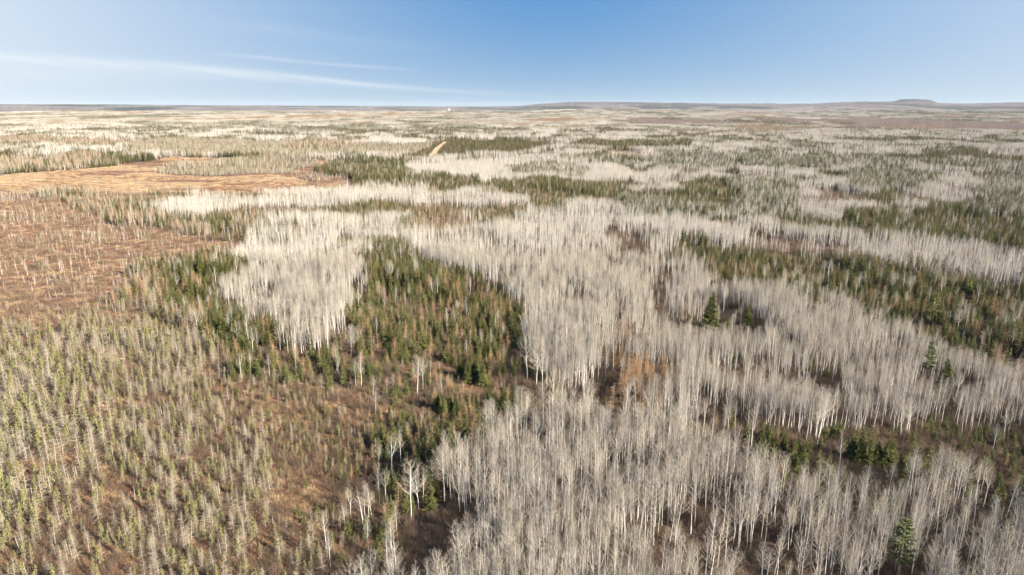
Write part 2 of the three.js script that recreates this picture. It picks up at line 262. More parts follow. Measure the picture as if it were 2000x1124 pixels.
/* ------------------------------------------------------------ tree geometry */
class Shape3 {                                     // collects faces with their colours
  constructor() { this.p = []; this.c = []; }
  tri(a, b, c, col) { this.p.push(...a, ...b, ...c); for (let i = 0; i < 3; i++) this.c.push(...col); }
  limb(a, b, ra, rb, n, col, col2 = col) {         // tapered round limb; ends in a point when rb is 0
    const d = [b[0] - a[0], b[1] - a[1], b[2] - a[2]], L = Math.hypot(...d) || 1, ux = d[0] / L, uy = d[1] / L, uz = d[2] / L;
    let px, py, pz; if (Math.abs(uy) < .9) { px = uz; py = 0; pz = -ux; } else { px = 0; py = -uz; pz = uy; }
    const pl = Math.hypot(px, py, pz); px /= pl; py /= pl; pz /= pl;
    const qx = uy * pz - uz * py, qy = uz * px - ux * pz, qz = ux * py - uy * px;
    const ring = (o, r, k) => { const t = k / n * 2 * Math.PI, c = Math.cos(t) * r, s = Math.sin(t) * r; return [o[0] + px * c + qx * s, o[1] + py * c + qy * s, o[2] + pz * c + qz * s]; };
    for (let k = 0; k < n; k++) {
      const a0 = ring(a, ra, k), a1 = ring(a, ra, k + 1);
      if (rb <= 0) { this.tri(a0, a1, b, col2); continue; }
      const b0 = ring(b, rb, k), b1 = ring(b, rb, k + 1); this.tri(a0, a1, b1, col); this.tri(a0, b1, b0, col);
    }
  }
  geometry() { const g = new THREE.BufferGeometry(); g.setAttribute('position', new THREE.Float32BufferAttribute(this.p, 3)); g.setAttribute('color', new THREE.Float32BufferAttribute(this.c, 3)); g.computeVertexNormals(); return g; }
}
const jit = (c, R, a) => { const k = 1 + (R() - .5) * 2 * a; return [c[0] * k, c[1] * k, c[2] * k]; };
function join(a, b) { const s = new Shape3(); s.p = a.p.concat(b.p); s.c = a.c.concat(b.c); return s.geometry(); }

const BARK = [0.72, 0.68, 0.61], BARK_DARK = [0.16, 0.13, 0.10], TWIG = [0.37, 0.32, 0.25];
// leafless aspen; form: 'stand' narrow and high-crowned, 'edge' wider, 'round' open-grown
function aspen(seed, h, form, detail) {
  const R = rng(seed), t = new Shape3(), c = new Shape3(), segs = detail > 1 ? 9 : 5;
  const r0 = h * (form === 'round' ? .0125 : .0085) * (detail > 1 ? 1 : 1.25), lean = [(R() - .5) * .05, (R() - .5) * .05], pts = [];
  let wx = 0, wz = 0;
  for (let i = 0; i <= segs; i++) { const f = i / segs; pts.push([lean[0] * h * f + wx, h * f, lean[1] * h * f + wz, r0 * Math.pow(1 - f, .8) + .012]); wx += (R() - .5) * .16; wz += (R() - .5) * .16; }
  for (let i = 0; i < segs; i++) t.limb(pts[i], pts[i + 1], pts[i][3], pts[i + 1][3], detail > 1 ? 6 : 4, jit(mix3(BARK, BARK_DARK, R() < .22 ? .35 : R() * .08), R, .08));
  const at = (f) => { const k = Math.min(segs - 1e-6, f * segs), i = Math.floor(k), u = k - i; return [0, 1, 2, 3].map(q => lerp(pts[i][q], pts[i + 1][q], u)); };
  const base = form === 'round' ? .36 : form === 'edge' ? .42 + R() * .08 : .38 + R() * .14;
  const n = detail > 1 ? (form === 'round' ? 54 : 30) : 16, tw = detail > 1 ? 1 : 1.7, fork = detail > 1 && form !== 'round' && R() < .35, fa = R() * 6.28, ff = .34 + R() * .22, fs = .1 + R() * .12;
  const fo = at(ff), fork1 = [fo[0] + Math.cos(fa) * fs * h * .55, h * lerp(ff, 1, .55), fo[2] + Math.sin(fa) * fs * h * .55], fork2 = [fork1[0] + Math.cos(fa) * fs * h * .12, h * (.86 + R() * .1), fork1[2] + Math.sin(fa) * fs * h * .12];
  if (fork) { t.limb(fo, fork1, fo[3] * .75, fo[3] * .4, 5, jit(BARK, R, .1)); t.limb(fork1, fork2, fo[3] * .4, .012, 4, jit(BARK, R, .1)); }
  const onFork = (f) => { const k = (f - ff) / (1 - ff); return k < .55 ? [0, 1, 2].map(q => lerp(fo[q], fork1[q], k / .55)).concat(.06) : [0, 1, 2].map(q => lerp(fork1[q], fork2[q], (k - .55) / .45)).concat(.04); };
  for (let i = 0; i < n; i++) {
    const f = base + (1 - base) * Math.pow((i + R() * .8) / n, .9), o = fork && i % 2 && f > ff + .08 ? onFork(Math.min(.985, f)) : at(Math.min(.985, f)), u = (f - base) / (1 - base);
    let L, up;
    if (form === 'round') { L = h * .26 * Math.sqrt(Math.max(.06, 1 - Math.pow(u * 1.02 - .22, 2) * 1.5)) * (.75 + R() * .4); up = lerp(.25, 1.15, u); }
    else { L = h * (form === 'edge' ? .23 : .165) * (1.1 - .74 * u) * (.6 + R() * .7) + .4; up = lerp(.95, 1.7, u) * (.75 + R() * .5) * (form === 'edge' ? .8 : 1); }
    const a = i * 2.399 + R() * .9, q = Math.hypot(1, up), dir = [Math.cos(a) / q, up / q, Math.sin(a) / q];
    const m = [o[0] + dir[0] * L * .55, o[1] + dir[1] * L * .5, o[2] + dir[2] * L * .55], dir2 = [dir[0] * .8 + (R() - .5) * .3, dir[1] + .45, dir[2] * .8 + (R() - .5) * .3];
    const e = [m[0] + dir2[0] * L * .5, m[1] + dir2[1] * L * .5, m[2] + dir2[2] * L * .5];
    const rb = Math.min(o[3] * .5, .012 + L * (form === 'round' ? .0075 : .0115)) * tw, col = jit(mix3(BARK, TWIG, .5), R, .12);
    c.limb(o, m, rb, rb * .62, 3, col); c.limb(m, e, rb * .62, 0, 3, col);
    const nt = detail > 1 ? (form === 'round' ? 24 : 9) : 3;
    for (let k = 0; k < nt; k++) {
      const s = .25 + .72 * R(), b = s < .55 ? [lerp(o[0], m[0], s / .55), lerp(o[1], m[1], s / .55), lerp(o[2], m[2], s / .55)] : [lerp(m[0], e[0], (s - .55) / .45), lerp(m[1], e[1], (s - .55) / .45), lerp(m[2], e[2], (s - .55) / .45)];
      const l = (L * .32 * (.6 + R() * .8)) * (detail > 1 ? 1 : 1.2), d = [dir[0] * .6 + (R() - .5) * 1.3, .35 + R() * .8, dir[2] * .6 + (R() - .5) * 1.3], dl = Math.hypot(...d);
      const tip = [b[0] + d[0] / dl * l, b[1] + d[1] / dl * l, b[2] + d[2] / dl * l], tc = jit(TWIG, R, .18);
      c.limb(b, tip, (.013 + l * .006) * tw, 0, 3, tc);
      if (detail > 1) for (let q2 = 0; q2 < 2; q2++) { const g = .35 + R() * .5, b2 = [lerp(b[0], tip[0], g), lerp(b[1], tip[1], g), lerp(b[2], tip[2], g)]; c.limb(b2, [b2[0] + (R() - .5) * l * .9, b2[1] + l * (.2 + R() * .5), b2[2] + (R() - .5) * l * .9], .011, 0, 3, tc); }
    }
  }
  return { h, trunk: t, crown: c };
}
// conifer with tiers of needle sprays
function spruce(seed, h, o) {
  const R = rng(seed), t = new Shape3(), c = new Shape3(), tip = h * .97;
  t.limb([0, 0, 0], [0, h * .5, 0], h * .012 + .02, h * .008 + .015, 5, o.bark); t.limb([0, h * .5, 0], [0, h, 0], h * .008 + .015, .008, 5, o.bark);
  const step = o.step || .36, y0 = h * o.base;
  for (let y = y0; y < tip; y += step * (.7 + R() * .6) * lerp(1, .6, y / h)) {
    const u = (y - y0) / (h - y0), prof = o.club && u > .8 ? .3 + .35 * Math.sin((u - .8) / .2 * Math.PI) : Math.pow(1 - u, o.pow || .85);
    const L0 = h * o.width * (prof + .05), n = Math.max(4, Math.round((o.n || 7) * (.5 + .5 * prof)));
    for (let k = 0; k < n; k++) {
      if (R() < (o.gap || 0)) continue;
      const a = R() * 6.283, L = L0 * (.65 + R() * .6), ca = Math.cos(a), sa = Math.sin(a), droop = lerp(o.droop, -.55, u * u), yy = y + (R() - .5) * step;
      const P = (s, w, dy) => [ca * L * s - sa * w, yy - droop * L * s + .22 * L * s * s + dy, sa * L * s + ca * w], col = jit(mix3(o.leaf, o.leaf2, R()), R, .22);
      const w = L * (o.spray || .3);
      c.tri(P(.02, 0, .02), P(.55, w * .6, -.05 * L), P(1, 0, 0), col); c.tri(P(.02, 0, .02), P(1, 0, 0), P(.55, -w * .6, -.05 * L), col);
      for (let q = 0; q < (o.side || 4); q++) {        // side sprays hang and lift a little
        const s = .25 + q / (o.side || 4) * .65, sg = q % 2 ? 1 : -1, ww = w * (.8 + R() * .6) * (1.15 - s * .6), dy = (R() - .6) * .16 * L;
        c.tri(P(s, 0, .01), P(s + .22, sg * ww, dy), P(s + .16, sg * ww * .15, -.1 * L), col);
      }
    }
  }
  return { h, trunk: t, crown: c };
}
// bare or dead conifer: thin level boughs with twigs; tufts of green or none
function bareConifer(seed, h, o) {
  const R = rng(seed), t = new Shape3(), c = new Shape3(), segs = 4; let px = 0, pz = 0, prev = [0, 0, 0];
  for (let i = 1; i <= segs; i++) { px += (R() - .5) * .12; pz += (R() - .5) * .12; const p = [px, h * i / segs, pz], ra = (h * .011 + .012) * (1 - (i - 1) / segs * .8) * (o.thick || 1), rb = (h * .011 + .012) * (1 - i / segs * .8) * (o.thick || 1); t.limb(prev, p, ra, i === segs ? 0 : rb, 5, jit(o.bark, R, .1)); prev = p; }
  const y0 = h * o.base, n = o.n;
  for (let i = 0; i < n; i++) {
    const u = Math.pow(R(), .9), y = y0 + (h * .98 - y0) * u, a = R() * 6.283, L = h * o.width * (Math.pow(1 - u, o.pow || .8) + .1) * (.5 + R() * .7), up = lerp(o.up0, o.up1, u) + (R() - .5) * .3;
    const k = y / h, b = [px * k, y, pz * k], d = [Math.cos(a), up, Math.sin(a)], col = jit(mix3(o.twig, o.twig2 || o.twig, R()), R, .2), e = [b[0] + d[0] * L, b[1] + d[1] * L, b[2] + d[2] * L];
    c.limb(b, e, (.012 + L * .012) * (o.thick || 1), 0, 3, col);
    for (let q = 0; q < o.sub; q++) { const s = .2 + .75 * R(), l = L * (.22 + R() * .25), a2 = a + (q % 2 ? 1 : -1) * (.6 + R() * .6), m = [lerp(b[0], e[0], s), lerp(b[1], e[1], s), lerp(b[2], e[2], s)]; c.limb(m, [m[0] + Math.cos(a2) * l, m[1] + (up * .6 + (R() - .6) * .6) * l, m[2] + Math.sin(a2) * l], (.012 + l * .006) * (o.thick || 1), 0, 3, col); }
    if (o.tuft && R() < o.tuft(u)) { const g = jit(mix3(o.leaf, o.leaf2, R()), R, .2); for (let q = 0; q < 6; q++) { const s = .2 + .8 * R(), m = [lerp(b[0], e[0], s), lerp(b[1], e[1], s), lerp(b[2], e[2], s)], w = .13 + .2 * R(), a2 = R() * 6.28; c.tri(m, [m[0] + Math.cos(a2) * w, m[1] + w * .7, m[2] + Math.sin(a2) * w], [m[0] + Math.cos(a2 + 1.3) * w * 1.1, m[1] - w * .5, m[2] + Math.sin(a2 + 1.3) * w * 1.1], g); } }
  }
  return { h, trunk: t, crown: c };
}
function pine(seed, h, wide, l1 = [0.075, 0.10, 0.028], l2 = [0.13, 0.15, 0.04]) {                       // irregular layered pine
  const R = rng(seed), t = new Shape3(), c = new Shape3(), bark = [0.20, 0.15, 0.11];
  t.limb([0, 0, 0], [0, h * .6, 0], h * .016, h * .011, 7, bark); t.limb([0, h * .6, 0], [.2, h * .97, .1], h * .011, .02, 6, bark);
  for (let y = h * .3; y < h * .96; y += h * .055) {
    const u = (y / h - .3) / .66, prof = (Math.pow(1 - u, .7) * .9 + .12) * smooth(-.3, .2, u), n = 6 + Math.floor(R() * 3);
    for (let k = 0; k < n; k++) {
      const a = R() * 6.283, L = h * wide * prof * (.5 + R() * .7), e = [Math.cos(a) * L, y + L * (.05 + .3 * u + R() * .15), Math.sin(a) * L];
      t.limb([0, y - .1, 0], e, .05, .012, 3, bark);
      const leaf = jit(mix3(l1, l2, R()), R, .2);
      for (let q = 0; q < 26; q++) { const s = .35 + .7 * R(), sp = L * .26, m = [e[0] * s + (R() - .5) * sp, lerp(y, e[1], s) + (R() - .35) * sp * .7, e[2] * s + (R() - .5) * sp], w = .22 + R() * .3, b = R() * 6.28; c.tri(m, [m[0] + Math.cos(b) * w, m[1] + w * .55, m[2] + Math.sin(b) * w], [m[0] + Math.cos(b + 1.2) * w, m[1] - w * .2, m[2] + Math.sin(b + 1.2) * w], leaf); }
    }
  }
  return { h, trunk: t, crown: c };
}
const GREEN = { bark: [0.14, 0.10, 0.07], leaf: [0.034, 0.043, 0.011], leaf2: [0.15, 0.15, 0.028], base: .08, width: .21, droop: .32, step: .36, n: 8, side: 4 };
const OLIVE = { leaf: [0.165, 0.162, 0.05], leaf2: [0.28, 0.255, 0.095] };
const GREY = [0.335, 0.29, 0.22];
const range = (n, f) => Array.from({ length: n }, (_, i) => f(i));
const MODELS = {
  aspen: { near: [...range(15, i => aspen(101 + i, 14 + i % 5, 'stand', 2)), ...range(6, i => aspen(151 + i, 13 + i, 'edge', 2))], far: range(8, i => aspen(201 + i, 15 + i % 3, i % 2 ? 'edge' : 'stand', 1)) },
  spruce: { near: range(6, i => spruce(301 + i, 8, { ...GREEN, width: .17 + .025 * (i % 4), base: .05 + .05 * (i % 3), gap: .06 * (i % 3) })), far: range(3, i => spruce(351 + i, 8, { ...GREEN, width: .19 + .02 * i, step: .5, side: 3, n: 8 })) },
  tamarack: { near: range(5, i => bareConifer(401 + i, 10, { bark: [0.30, 0.22, 0.15], twig: [0.38, 0.215, 0.10], twig2: [0.45, 0.29, 0.15], base: .14, width: .2 + .025 * (i % 3), up0: -.05, up1: .6, n: 110, sub: 6 })), far: range(3, i => bareConifer(451 + i, 10, { bark: [0.30, 0.22, 0.15], twig: [0.38, 0.225, 0.11], twig2: [0.44, 0.29, 0.155], base: .12, width: .21, up0: 0, up1: .6, n: 60, sub: 2, thick: 2 })) },
  black_spruce: { near: range(6, i => bareConifer(501 + i, 8, { bark: [0.30, 0.25, 0.20], twig: [0.31, 0.27, 0.20], twig2: GREY, leaf: OLIVE.leaf, leaf2: OLIVE.leaf2, base: .16, width: .14 + .025 * (i % 3), up0: -.35, up1: .4, n: 130, sub: 3, tuft: (u) => (.35 + .65 * u) * (i % 3 ? 1 : .6) })), far: range(3, i => bareConifer(551 + i, 8, { bark: [0.30, 0.25, 0.20], twig: [0.31, 0.27, 0.20], twig2: GREY, leaf: OLIVE.leaf, leaf2: OLIVE.leaf2, base: .14, width: .15, up0: -.3, up1: .4, n: 60, sub: 1, thick: 1.8, tuft: (u) => .5 + .5 * u })) },
  bare_larch: { near: range(5, i => bareConifer(601 + i, 9, { bark: [0.38, 0.32, 0.24], twig: GREY, twig2: [0.40, 0.32, 0.215], base: .1, width: .21 + .03 * (i % 3), up0: -.12, up1: .5, n: 100, sub: 6 })), far: range(3, i => bareConifer(651 + i, 9, { bark: [0.40, 0.34, 0.27], twig: GREY, twig2: [0.42, 0.34, 0.25], base: .1, width: .21, up0: -.1, up1: .5, n: 55, sub: 2, thick: 2 })) },
  snag: { near: range(4, i => bareConifer(701 + i, 6, { bark: [0.50, 0.455, 0.385], twig: [0.42, 0.375, 0.31], base: .3, width: .08, up0: .1, up1: .5, n: 12, sub: 1, thick: 1.5 })), far: range(2, i => bareConifer(751 + i, 6, { bark: [0.46, 0.415, 0.35], twig: [0.4, 0.355, 0.3], base: .3, width: .09, up0: .2, up1: .5, n: 8, sub: 1, thick: 2 })) },
};
// brush: a bush of thin bare stems
function brush(seed, cols, hh, ww, n) { const R = rng(seed), s = new Shape3(); for (let i = 0; i < n; i++) { const a = R() * 6.283, r = Math.sqrt(R()) * ww * .55, x = Math.cos(a) * r, z = Math.sin(a) * r, l = hh * (.55 + R() * .6), b = R() * 6.28, k = R() * .5, col = jit(cols[Math.floor(R() * cols.length)], R, .2), e = [x + Math.cos(b) * k * l + x * .3, l, z + Math.sin(b) * k * l + z * .3]; s.limb([x, -.05, z], e, .022, 0, 3, col); for (let q = 0; q < 2; q++) { const g = .35 + R() * .5, m = [lerp(x, e[0], g), l * g, lerp(z, e[2], g)]; s.limb(m, [m[0] + (R() - .5) * l * .5, m[1] + l * .25 * R() + .08, m[2] + (R() - .5) * l * .5], .016, 0, 3, col); } } return s.geometry(); }

/* ------------------------------------------------------------ where the trees stand */
// stems per square metre and height range by stand
const STOCK = {
  A: { aspen: [.12, 8, 14], spruce: [.0022, 4, 9] },
  S: { spruce: [.078, 4, 13], tamarack: [.018, 6, 12], aspen: [.006, 8, 14] },
  T: { tamarack: [.024, 7, 13], bare_larch: [.036, 7, 13], black_spruce: [.012, 5, 9], spruce: [.016, 6, 13] },
  X: { aspen: [.07, 8.5, 13], spruce: [.040, 7, 16], tamarack: [.015, 7, 12] },
  K: { black_spruce: [.054, 3, 8.6], bare_larch: [.052, 4, 10.5], snag: [.004, 3, 6] },
  KB: { black_spruce: [.03, 2.5, 7], bare_larch: [.024, 3, 8], snag: [.006, 2.5, 6] },
  L: { black_spruce: [.05, 2, 6], bare_larch: [.03, 2.5, 6.5], tamarack: [.02, 3, 6.5], spruce: [.022, 2.5, 6] },
  B: { black_spruce: [.008, 2, 6], bare_larch: [.010, 3, 8.5], snag: [.010, 2.5, 6.5] },
  P: { spruce: [.09, 3, 5.5], tamarack: [.012, 4, 7] },
  C: { spruce: [.064, 3, 10.5], tamarack: [.03, 4, 10], aspen: [.004, 6, 11], bare_larch: [.016, 3, 7] },
  Y: { aspen: [.17, 7.5, 12.5], spruce: [.001, 3, 6] },
  O: { tamarack: [.080, 7, 12], aspen: [.008, 9, 13] },
  OA: { tamarack: [.03, 6, 11], aspen: [.035, 9, 14] },
  G2: { spruce: [.08, 3, 7.5], aspen: [.004, 7, 12], tamarack: [.005, 3, 6] },
  D: { spruce: [.012, 2, 5], tamarack: [.01, 3, 6], aspen: [.01, 6, 10] }, M: {}, G: { spruce: [.001, 3, 5] }, R: {}, E: { tamarack: [.012, 5, 9], spruce: [.003, 5, 10], aspen: [.006, 8, 12] },
};
const trees = [];                                   // { kind, x, z, h, far, place }
const RT = rng(12345);
const D2R = Math.PI / 180;
function scatter(r0, r1, a0, a1, cell, share, far) { // jittered cells of equal area over a wedge of country
  let r = r0; while (r < r1) {
    const dr = cell, n = Math.ceil((a1 - a0) * r / cell);
    for (let i = 0; i < n; i++) {
      const rr = r + RT() * dr, a = a0 + (a1 - a0) * (i + RT()) / n, x = Math.sin(a) * rr, z = -Math.cos(a) * rr, pick = RT() / (cell * cell), v = RT(), w = RT();
      const jr = (RT() + RT() - 1) * 3.5, jz = (RT() + RT() - 1) * (4 + rr * .008), q = typeAt(x + jr, z + jz), st = STOCK[q.type]; let acc = 0;
      for (const kind in st) {
        const s = st[kind]; let d = s[0] * share * (far && q.type === 'A' && kind === 'spruce' ? 2 : 1);
        if (kind === 'aspen' && (q.type === 'A' || q.type === 'Y')) { const g = fbm(x / 16, z / 16, 91); d *= lerp(.15, 1.32, smooth(.3, .52, g)); }
        else d *= lerp(.45, 1.5, smooth(.3, .65, fbm(x / 14, z / 14, 95)));
        acc += d;
        if (pick < acc) { const hn = .5 * v + .5 * smooth(.3, .7, noise(x / 45, z / 45, 97)); trees.push({ kind, x, z, h: lerp(s[1], s[2], hn) * (far === 2 ? (kind === 'aspen' ? 1.15 : 1.2) : 1), far, place: q.place, w }); break; }
      }
    }
    r += dr;
  }
}
scatter(82, 430, -50 * D2R, 54 * D2R, 2.15, 1, 0);
scatter(430, 1150, -42 * D2R, 44 * D2R, 2.5, .8, 1);
scatter(1150, 3400, -41 * D2R, 42 * D2R, 5.2, .235, 2);

/* trees that stand out in the photograph */
const heroes = [];
function hero(kind, make, px, py, h, name, label, category, group) {
  const [x, z] = groundAt(px, py);
  heroes.push({ kind, make, x, z, h, name, label, category, group });
}
const roundA = aspen(901, 16, 'round', 2), roundB = aspen(907, 12, 'round', 2), edgeA = aspen(911, 17, 'edge', 2), edgeB = aspen(919, 17, 'edge', 2);
const bigSpruce = spruce(931, 18, { ...GREEN, width: .25, base: .03, n: 13, step: .42, side: 5, leaf: [0.045, 0.056, 0.014], leaf2: [0.17, 0.165, 0.03] });
const paleFir = spruce(937, 14, { ...GREEN, width: .27, base: .04, n: 11, step: .5, side: 4, leaf: [0.17, 0.18, 0.05], leaf2: [0.30, 0.28, 0.085] });
const pineA = pine(941, 16, .22, [0.15, 0.16, 0.04], [0.27, 0.25, 0.07]), pineB = pine(947, 17, .17);
hero('aspen', roundA, 868, 978, 14.5, 'aspen', 'round-crowned open-grown aspen at the left end of the near pale wood', 'tree');
hero('aspen', edgeB, 803, 1018, 15.5, 'aspen', 'ragged white aspen standing alone left of the round-crowned one', 'tree');
hero('aspen', edgeA, 1030, 742, 17, 'aspen', 'leftmost of the three tall aspens at the clearing edge', 'tree');
hero('aspen', roundB, 1048, 754, 17.5, 'aspen', 'middle of the three tall aspens at the clearing edge, fullest crown', 'tree');
hero('aspen', edgeB, 1060, 768, 16, 'aspen', 'rightmost of the three tall aspens at the clearing edge', 'tree');
hero('aspen', roundB, 1872, 640, 9.5, 'aspen', 'small round-headed white aspen among the green trees at the right', 'tree');
hero('aspen', edgeA, 815, 772, 14, 'aspen', 'tallest aspen of the pair in the middle clearing', 'tree');
hero('aspen', edgeB, 826, 764, 12, 'aspen', 'shorter aspen of the pair in the middle clearing', 'tree');
hero('aspen', roundB, 500, 642, 11, 'aspen', 'spreading white aspen among spruces left of the pale wood', 'tree');
hero('aspen', edgeA, 452, 642, 10, 'aspen', 'slim white aspen left of the spreading one among spruces', 'tree');
hero('aspen', edgeB, 548, 690, 10, 'aspen', 'crooked white aspen in front of the pale wood spruces', 'tree');
hero('aspen', roundA, 686, 700, 12, 'aspen', 'forked white aspen at the near tip of the left pale stand', 'tree');
hero('aspen', edgeA, 1467, 880, 13, 'aspen', 'leaning white aspen at the left end of the right spruce gap', 'tree');
hero('spruce', bigSpruce, 1384, 645, 19, 'spruce', 'big dark green spruce rising from the near pale wood', 'tree');
hero('spruce', bigSpruce, 1343, 642, 8, 'spruce', 'dark young spruce left of the big spruce', 'tree');
hero('spruce', bigSpruce, 1418, 650, 9.5, 'spruce', 'slim young spruce just right of the big spruce', 'tree');
hero('spruce', bigSpruce, 1460, 636, 11, 'spruce', 'farther dark spruce right of the big spruce beside pale aspens', 'tree');
hero('spruce', paleFir, 1890, 572, 13.5, 'fir_tree', 'yellow-green broad fir at the top of the right green belt', 'tree');
hero('pine', pineA, 1822, 628, 16, 'pine_tree', 'yellow-green ragged pine in the right green belt', 'tree');
hero('pine', pineB, 1812, 742, 16, 'pine_tree', 'dark full pine standing among pale aspens at the right', 'tree');
hero('spruce', bigSpruce, 1848, 752, 11, 'spruce', 'narrow dark spruce right of the full pine', 'tree');
hero('pine', pineB, 1752, 1135, 15.5, 'pine_tree', 'lone green pine in the pale wood at the bottom right', 'tree');
hero('spruce', bigSpruce, 540, 482, 12, 'spruce', 'lone dark spruce at the back of the left pale stand', 'tree');
for (const [x, y, h] of [[900, 742, 9], [915, 750, 9.5], [930, 748, 11], [944, 756, 10]]) hero('spruce', bigSpruce, x, y, h, 'spruce', 'dark spruce in the tight clump in the middle clearing', 'tree', 'clump of dark spruces in the clearing');
for (const [x, y, h] of [[855, 806, 7], [867, 810, 7.5], [880, 808, 7], [893, 812, 6.5]]) hero('spruce', bigSpruce, x, y, h, 'spruce', 'short spruce in the lower left clump of the middle clearing', 'tree', 'lower clump of short spruces');
for (const [x, y, h] of [[950, 800, 8], [968, 805, 7.5], [984, 806, 9], [1000, 800, 7]]) hero('spruce', bigSpruce, x, y, h, 'spruce', 'spruce in the row where clearing meets the near pale wood', 'tree', 'row of spruces at the wood edge');
for (const [x, y, h] of [[1008, 688, 11], [1020, 692, 9], [935, 660, 7], [948, 664, 8]]) hero('spruce', bigSpruce, x, y, h, 'spruce', 'spruce at the back of the middle clearing below the pale wood', 'tree', 'spruces at the back of the clearing');
for (const [x, y, h] of [[1660, 905, 8], [1676, 912, 8.5], [1692, 915, 9], [1712, 918, 8], [1730, 920, 9.5], [1740, 918, 8.5]]) hero('spruce', bigSpruce, x, y, h, 'spruce', 'dark spruce in the thick clump of the right spruce gap', 'tree', 'clump of spruces in the right gap');
for (const [x, y, h] of [[1482, 905, 8], [1530, 890, 6.5]]) hero('spruce', bigSpruce, x, y, h, 'spruce', 'dark spruce at the left end of the right spruce gap', 'tree', 'spruces at the left end of the right gap');
for (const [x, y, h] of [[352, 560, 13], [372, 585, 11], [395, 545, 13], [425, 545, 12], [440, 552, 11]]) hero('spruce', bigSpruce, x, y, h, 'spruce', 'tall spruce at the upper left corner of the left pale stand', 'tree', 'tall spruces left of the pale stand');
for (let i = trees.length - 1; i >= 0; i--) { const t = trees[i]; if (t.far) continue; for (const q of heroes) { const dx = t.x - q.x, dz = t.z - q.z, r = Math.hypot(q.x, q.z), along = -(dx * q.x + dz * q.z) / r, side = Math.abs(dx * q.z - dz * q.x) / r; if (dx * dx + dz * dz < 3.2 || (along > 0 && along < q.h * 1.5 && side < 1.2 + q.h * .13 && t.h > 4)) { trees.splice(i, 1); break; } } }

/* ------------------------------------------------------------ the largest of each kind as single trees, the rest as woods */
const matCrown = range(4, i => new THREE.MeshStandardMaterial({ vertexColors: true, roughness: .9, color: new THREE.Color().setRGB([1, .9, 1.06, .96][i], [1, .88, 1.02, .98][i], [1, .86, .98, 1.04][i]) }));
const matWood = new THREE.MeshStandardMaterial({ vertexColors: true, roughness: .9 });
const LABEL = {
  aspen: (p) => `leafless white aspen ${p}`, spruce: (p) => `green spruce ${p}`, tamarack: (p) => `bare orange-brown tamarack ${p}`,
  black_spruce: (p) => `olive black spruce ${p}`, bare_larch: (p) => `leafless grey larch ${p}`, snag: (p) => `pale dead standing trunk ${p}`,
};
const NAME = { aspen: 'aspen', spruce: 'spruce', tamarack: 'tamarack', black_spruce: 'black_spruce', bare_larch: 'larch', snag: 'dead_tree', pine: 'pine_tree' };
function where(t) {                                  // which of many: by size and by where in the picture
  const [x, y] = project(t.x, t.h * .6, t.z), cols = ['far left', 'left', 'centre left', 'centre right', 'right', 'far right'], rows = ['far part', 'middle part', 'foreground', 'bottom edge'];
  return `${rows[Math.min(3, Math.max(0, Math.floor((y - 420) / 180)))]}, ${cols[Math.min(5, Math.max(0, Math.floor(x / 334)))]}`;
}
const short = (p) => p.replace('scraggly bog wood of the lower left', 'lower left bog wood').replace('big pale wood of the middle', 'big pale wood').replace('thin brushy bog beside the clearing', 'brushy bog').replace('grey fringe between bog and green trees', 'grey bog fringe').replace('break of the pale middle-distance woods', 'break of the far woods').replace('thin scatter at the marsh edge', 'marsh edge').replace('that juts into', 'in').replace('belt between the two pale stands', 'belt between pale stands').replace('small spruce knot', 'spruce knot').replace('thin upper fringe of the bog wood', 'bog wood fringe').replace('spruce wood right of the marsh', 'wood by the marsh').replace('green fringe left of the pale wood', 'green fringe').replace('green wedge beside the middle clearing', 'green wedge').replace('spruce row under the pale stand right of the middle', 'row under a pale stand').replace('far spruce row of the right', 'far right row').replace('line of spruces far right of the road', 'far line').replace(/ of the right middle distance/, ' at mid-right').replace('mixed clearing of the middle', 'mixed clearing').replace(/ of the middle distance| across the right| of the near wood/, '');
const taken = {};
function numbered(n) { const k = taken[n] = (taken[n] ?? -1) + 1; return k ? `${n}_${String(k).padStart(3, '0')}` : n; }
function plant(model, mats, t, name, label, group, R) {
  model.gt ??= model.trunk.geometry(); model.gc ??= model.crown.geometry();
  const o = new THREE.Group(); o.name = numbered(name);
  const a = new THREE.Mesh(model.gt, mats[0]), b = new THREE.Mesh(model.gc, mats[1]); a.name = 'trunk'; b.name = 'crown';
  for (const m of [a, b]) { m.castShadow = m.receiveShadow = true; o.add(m); }
  const s = t.h / model.h; o.position.set(t.x, elev(t.x, t.z) - .06, t.z); o.scale.set(s * (.9 + R() * .25), s, s * (.9 + R() * .25)); o.rotation.set((R() + R() + R() - 1.5) * .07, R() * 6.283, (R() + R() + R() - 1.5) * .07, 'YXZ');
  o.userData = { label, category: 'tree' }; if (group) o.userData.group = group;
  scene.add(o); return o;
}
const cp = new THREE.Vector3();
const project = (x, y, z) => { cp.set(x, y, z).project(camera); return [(cp.x + 1) * 1000, (1 - cp.y) * 562]; };
const RI = rng(777);
for (const q of heroes) plant(q.make, [matWood, matCrown[0]], q, q.name, q.label, q.group, RI);
const M4 = new THREE.Matrix4(), QQ = new THREE.Quaternion(), EU = new THREE.Euler(), PS = new THREE.Vector3(), SC = new THREE.Vector3(), CC = new THREE.Color();
